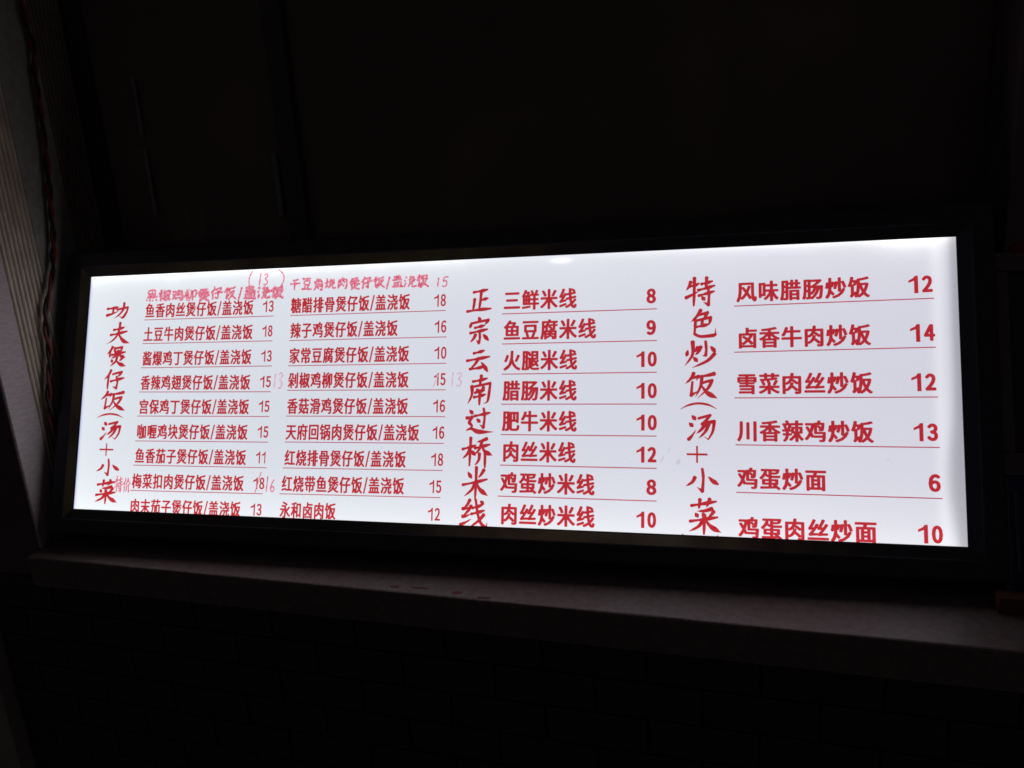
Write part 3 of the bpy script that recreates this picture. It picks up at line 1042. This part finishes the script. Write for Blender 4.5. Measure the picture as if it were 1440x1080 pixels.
# ---- felt pen additions ----------------------------------------------------
PEN = dict(BR)
PEN.update({
 '黑': 'l 22,94 24,60|l 22,94 50,96 78,94 74,60|l 24,62 50,64 76,62|l 50,96 50,40|l 16,46 50,50 84,50|l 4,34 50,38 98,38|l 12,20 6,4|l 34,20 38,6|l 58,20 62,6|l 84,22 96,4',
 '椒': 'l 4,66 34,72|l 20,98 20,4|l 20,64 4,34|l 48,94 48,56|l 48,76 66,80|l 38,56 66,60|l 52,56 52,10|l 42,40 36,20|l 60,40 68,24|l 70,80 96,84 84,40 62,6|l 72,62 84,30 100,6',
 '鸡': 'l 4,84 36,88 26,50 4,16|l 8,64 26,36 42,12|l 66,98 58,86|l 50,84 50,40|l 50,84 84,86 82,60|l 66,72 72,62|l 50,50 96,54 90,10 76,14|l 46,28 84,32',
 '柳': 'l 2,66 32,72|l 18,98 18,4|l 18,62 2,32|l 50,92 40,80|l 40,80 40,24 56,36|l 56,84 54,40 42,4|l 70,82 70,4|l 70,80 94,84 92,36 80,40',
 '盖': 'l 32,100 40,88|l 66,100 58,86|l 16,82 84,88|l 20,70 80,74|l 8,56 94,62|l 50,88 50,56|l 22,40 22,6|l 22,40 80,42 80,6|l 42,40 42,6|l 60,40 60,6|l 2,4 100,6',
 '浇': 'l 10,90 22,78|l 4,62 16,52|l 2,6 22,36|l 40,78 86,88|l 54,98 62,70 92,58 94,66|l 86,80 44,58|l 40,46 92,52|l 56,48 50,20 32,2|l 72,50 72,10 98,6 98,20',
 '千': 'l 78,96 50,88 24,84|l 4,54 98,62|l 52,88 50,0',
 '豆': 'l 10,92 92,96|l 26,72 28,44|l 26,72 76,76 72,46|l 28,46 72,48|l 34,34 40,14|l 70,36 60,14|l 2,8 100,12',
 '角': 'l 40,100 30,84 12,72|l 36,88 66,90 54,74|l 24,72 22,30 6,2|l 24,72 82,76 80,4 66,8|l 24,52 80,54|l 22,32 80,34|l 52,74 52,6',
 '烧': 'l 8,66 6,46|l 36,74 28,58|l 20,98 20,46 2,6|l 22,36 34,22|l 42,78 86,88|l 54,98 62,70 92,58|l 86,80 44,58|l 40,46 92,52|l 56,48 50,20 34,2|l 72,50 72,10 98,6 98,20',
 '肉': 'l 14,78 14,2|l 14,78 86,82 84,4 70,10|l 50,100 46,76 24,56|l 50,78 74,58|l 48,56 40,36 24,22|l 50,46 74,26',
 '价': 'l 34,98 22,70 4,50|l 22,70 20,2|l 68,98 56,70 38,52|l 68,96 80,70 102,54|l 54,50 52,24 42,4|l 78,54 78,0',
 '/': 'l 80,110 30,-6',
 '1': 'l 62,100 40,0', '3': 'l 20,88 60,100 80,80 44,56 80,34 56,4 14,8', '5': 'l 92,98 44,94 30,56 66,58 72,22 44,0 14,8', '6': 'l 76,100 34,60 24,20 54,2 80,24 60,46 30,32',
 'o': 'l 84,110 30,70 30,30 74,-10', 'c': 'l 16,110 78,76 76,30 20,-10',
})


def hand(chars, boxes, material, pen, label, jit=3.0, seed=1, lift=0.0008):
    VV, FF = [], []
    for k, (ch, (a, b, y0, y1)) in enumerate(zip(chars, boxes)):
        v, f = strokes(PEN[ch], a * mmv, b * mmv, y0 * mmv, y1 * mmv, 0.0003, lift=lift + k * 0.00001, pen=pen, jit=jit, seed=seed * 31 + k)
        n = len(VV)
        VV += v
        FF += [tuple(i + n for i in q) for q in f]
    return lettering('handwriting', VV, FF, material, label)


def spread(chars, a, b, y0a, y0b, h, wide=1.0, jitter=1.2, seed=3):
    rnd = random.Random(seed)
    ws = [0.5 if c in '/1' else 1.0 for c in chars]
    tot = sum(ws)
    out, x = [], a
    for c, w in zip(chars, ws):
        dx = (b - a) * w / tot
        f = (x - a) / (b - a)
        yy = y0a + (y0b - y0a) * f + rnd.uniform(-jitter, jitter)
        out.append((x + dx * 0.05, x + dx * 0.97 * wide, yy, yy + h * rnd.uniform(0.88, 1.08)))
        x += dx
    return out


ln1 = '黑椒鸡柳煲仔饭/盖浇饭'
hand(ln1, spread(ln1, 136, 446, 416, 413, 24, seed=3), M_pen, 0.0038, 'wet smeared pink handwritten dish name above the first column', 6.0)
sp1 = spread(ln1, 136, 446, 416, 413, 24, seed=3)
for i_, pen_, jj in ((1, .0062, 5), (2, .004, 7), (4, .006, 4), (8, .0055, 5), (9, .005, 7), (10, .0058, 6)):
    hand(ln1[i_], [sp1[i_]], M_pen_smear, pen_, 'pale smear of wiped pink ink', jj, 40 + i_, 0.00065)
hand('o13c', [(366, 378, 434, 466), (388, 398, 440, 464), (399, 412, 440, 462), (430, 447, 434, 466)], M_pen, 0.0026, 'rubbed pink 13 in brackets above the first column', 1.5, 5)
ln2 = '千豆角烧肉煲仔饭/盖浇饭'
hand(ln2, spread(ln2, 456, 738, 428, 424, 22, seed=9), M_pen, 0.0036, 'pink handwritten dish name above the second column', 5.0, 8)
hand('15', [(752, 760, 424, 441), (762, 777, 424, 442)], M_pen, 0.0026, 'pink handwritten 15 above the second column', 1.5, 2)
hand('13', [(432, 440, 240, 268), (441, 454, 240, 270)], M_pen_pale, 0.0036, 'faint pink 13 beside the fourth price of the first column', 2, 4)
hand('/', [(398, 422, 44, 80)], M_pen_red, 0.0019, 'pink stroke crossing out a price', 1, 5)
hand('16', [(426, 435, 47, 76), (436, 448, 47, 70)], M_pen_red, 0.0023, 'pink handwritten 16 beside the crossed out price', 1.5, 6)
hand('特价', [(95, 112, 37, 66), (114, 131, 37, 66)], M_pen, 0.0026, 'small pink handwritten words left of the eighth row', 3, 7)
hand('/', [(748, 764, 242, 262)], M_pen_pale, 0.002, 'faint pink stroke through a price of the second column', 1, 8)
hand('13', [(784, 793, 243, 268), (794, 808, 243, 267)], M_pen_pale, 0.0027, 'faint pink 13 right of the second column', 1.5, 9)
# grey rubs on the sheet
for k, (u, v, w, h_) in enumerate([(1154, 122, 2.2, 7), (1166, 138, 1.8, 6), (1180, 118, 3, 5), (1094, 122, 1.0, 1.4), (1494, 127, 2.0, 1.6), (1500, 124, 1.4, 1.2), (1330, 246, 1.2, 1.0), (92, 447, 1.2, 1.5),
                                   (105, 118, 1.4, 1.4), (1430, 402, 2.2, 0.8), (1452, 398, 2.6, 0.7), (1090, 60, .8, .8), (1300, 190, .9, .7), (640, 60, .8, .9)]):
    pts = []
    for j in range(12):
        a = 2 * math.pi * j / 12
        rr = 1 + 0.5 * noise.noise(Vector((math.cos(a) * 2, math.sin(a) * 2, k * 3.3)))
        pts.append(lay((u + w * rr * math.cos(a) + 0.3 * h_ * math.sin(a)) * mmv, (v + h_ * rr * math.sin(a)) * mmv, 0.0002))
    lettering('smudge', pts, [tuple(range(12))], M_smudge)
for o in list(face.children):          # print faces the viewer
    me = o.data
    if me.polygons and sum(p.normal.y for p in me.polygons) > 0:
        me.flip_normals()

# ------------------------------------------------------------------ twisted cable hanging down the lining
path = [(0.190, 2.02), (0.196, 1.90), (0.186, 1.83), (0.180, 1.75), (0.172, 1.675), (0.160, 1.60), (0.148, 1.525), (0.128, 1.455), (0.090, 1.378), (0.078, 1.30),
        (0.054, 1.215), (0.045, 1.13), (0.036, 1.045), (0.004, 0.97), (-0.022, 0.931)]
from math import sin, cos, pi
cab = thing('twisted_cable', 'red and black twisted cable hanging down beside the light box', 'cable', (-0.862, 0.0, 0.926))
top = [Vector((-0.003, 0.184, 2.9 - 0.926))]
P3 = top + [Vector((0.0, y, z - 0.926)) for y, z in path]
fine = []
for i in range(len(P3) - 1):
    p0, p1, p2, p3 = P3[max(i - 1, 0)], P3[i], P3[i + 1], P3[min(i + 2, len(P3) - 1)]
    nseg = max(4, int((p2 - p1).length / 0.0035))
    for k in range(nseg):
        t = k / nseg
        fine.append(0.5 * ((2 * p1) + (-p0 + p2) * t + (2 * p0 - 5 * p1 + 4 * p2 - p3) * t * t + (-p0 + 3 * p1 - 3 * p2 + p3) * t ** 3))
fine.append(P3[-1])
for name, ph, mtl in (('red_wire', 0.0, M_red_wire), ('black_wire', pi, M_black_wire)):
    s = 0.0
    pts = []
    for i, p in enumerate(fine):
        if i:
            s += (p - fine[i - 1]).length
        a = 2 * pi * s / 0.094 + ph + 0.5 * sin(s * 23)
        rr = 0.0031 + 0.0005 * sin(s * 41)
        pts.append(p + Vector((0.006 + cos(a) * rr, sin(a) * rr, 0)))
    V, F = tube(pts, 0.0031, 8)
    mesh_obj(name, V, F, mtl, cab, smooth=True)
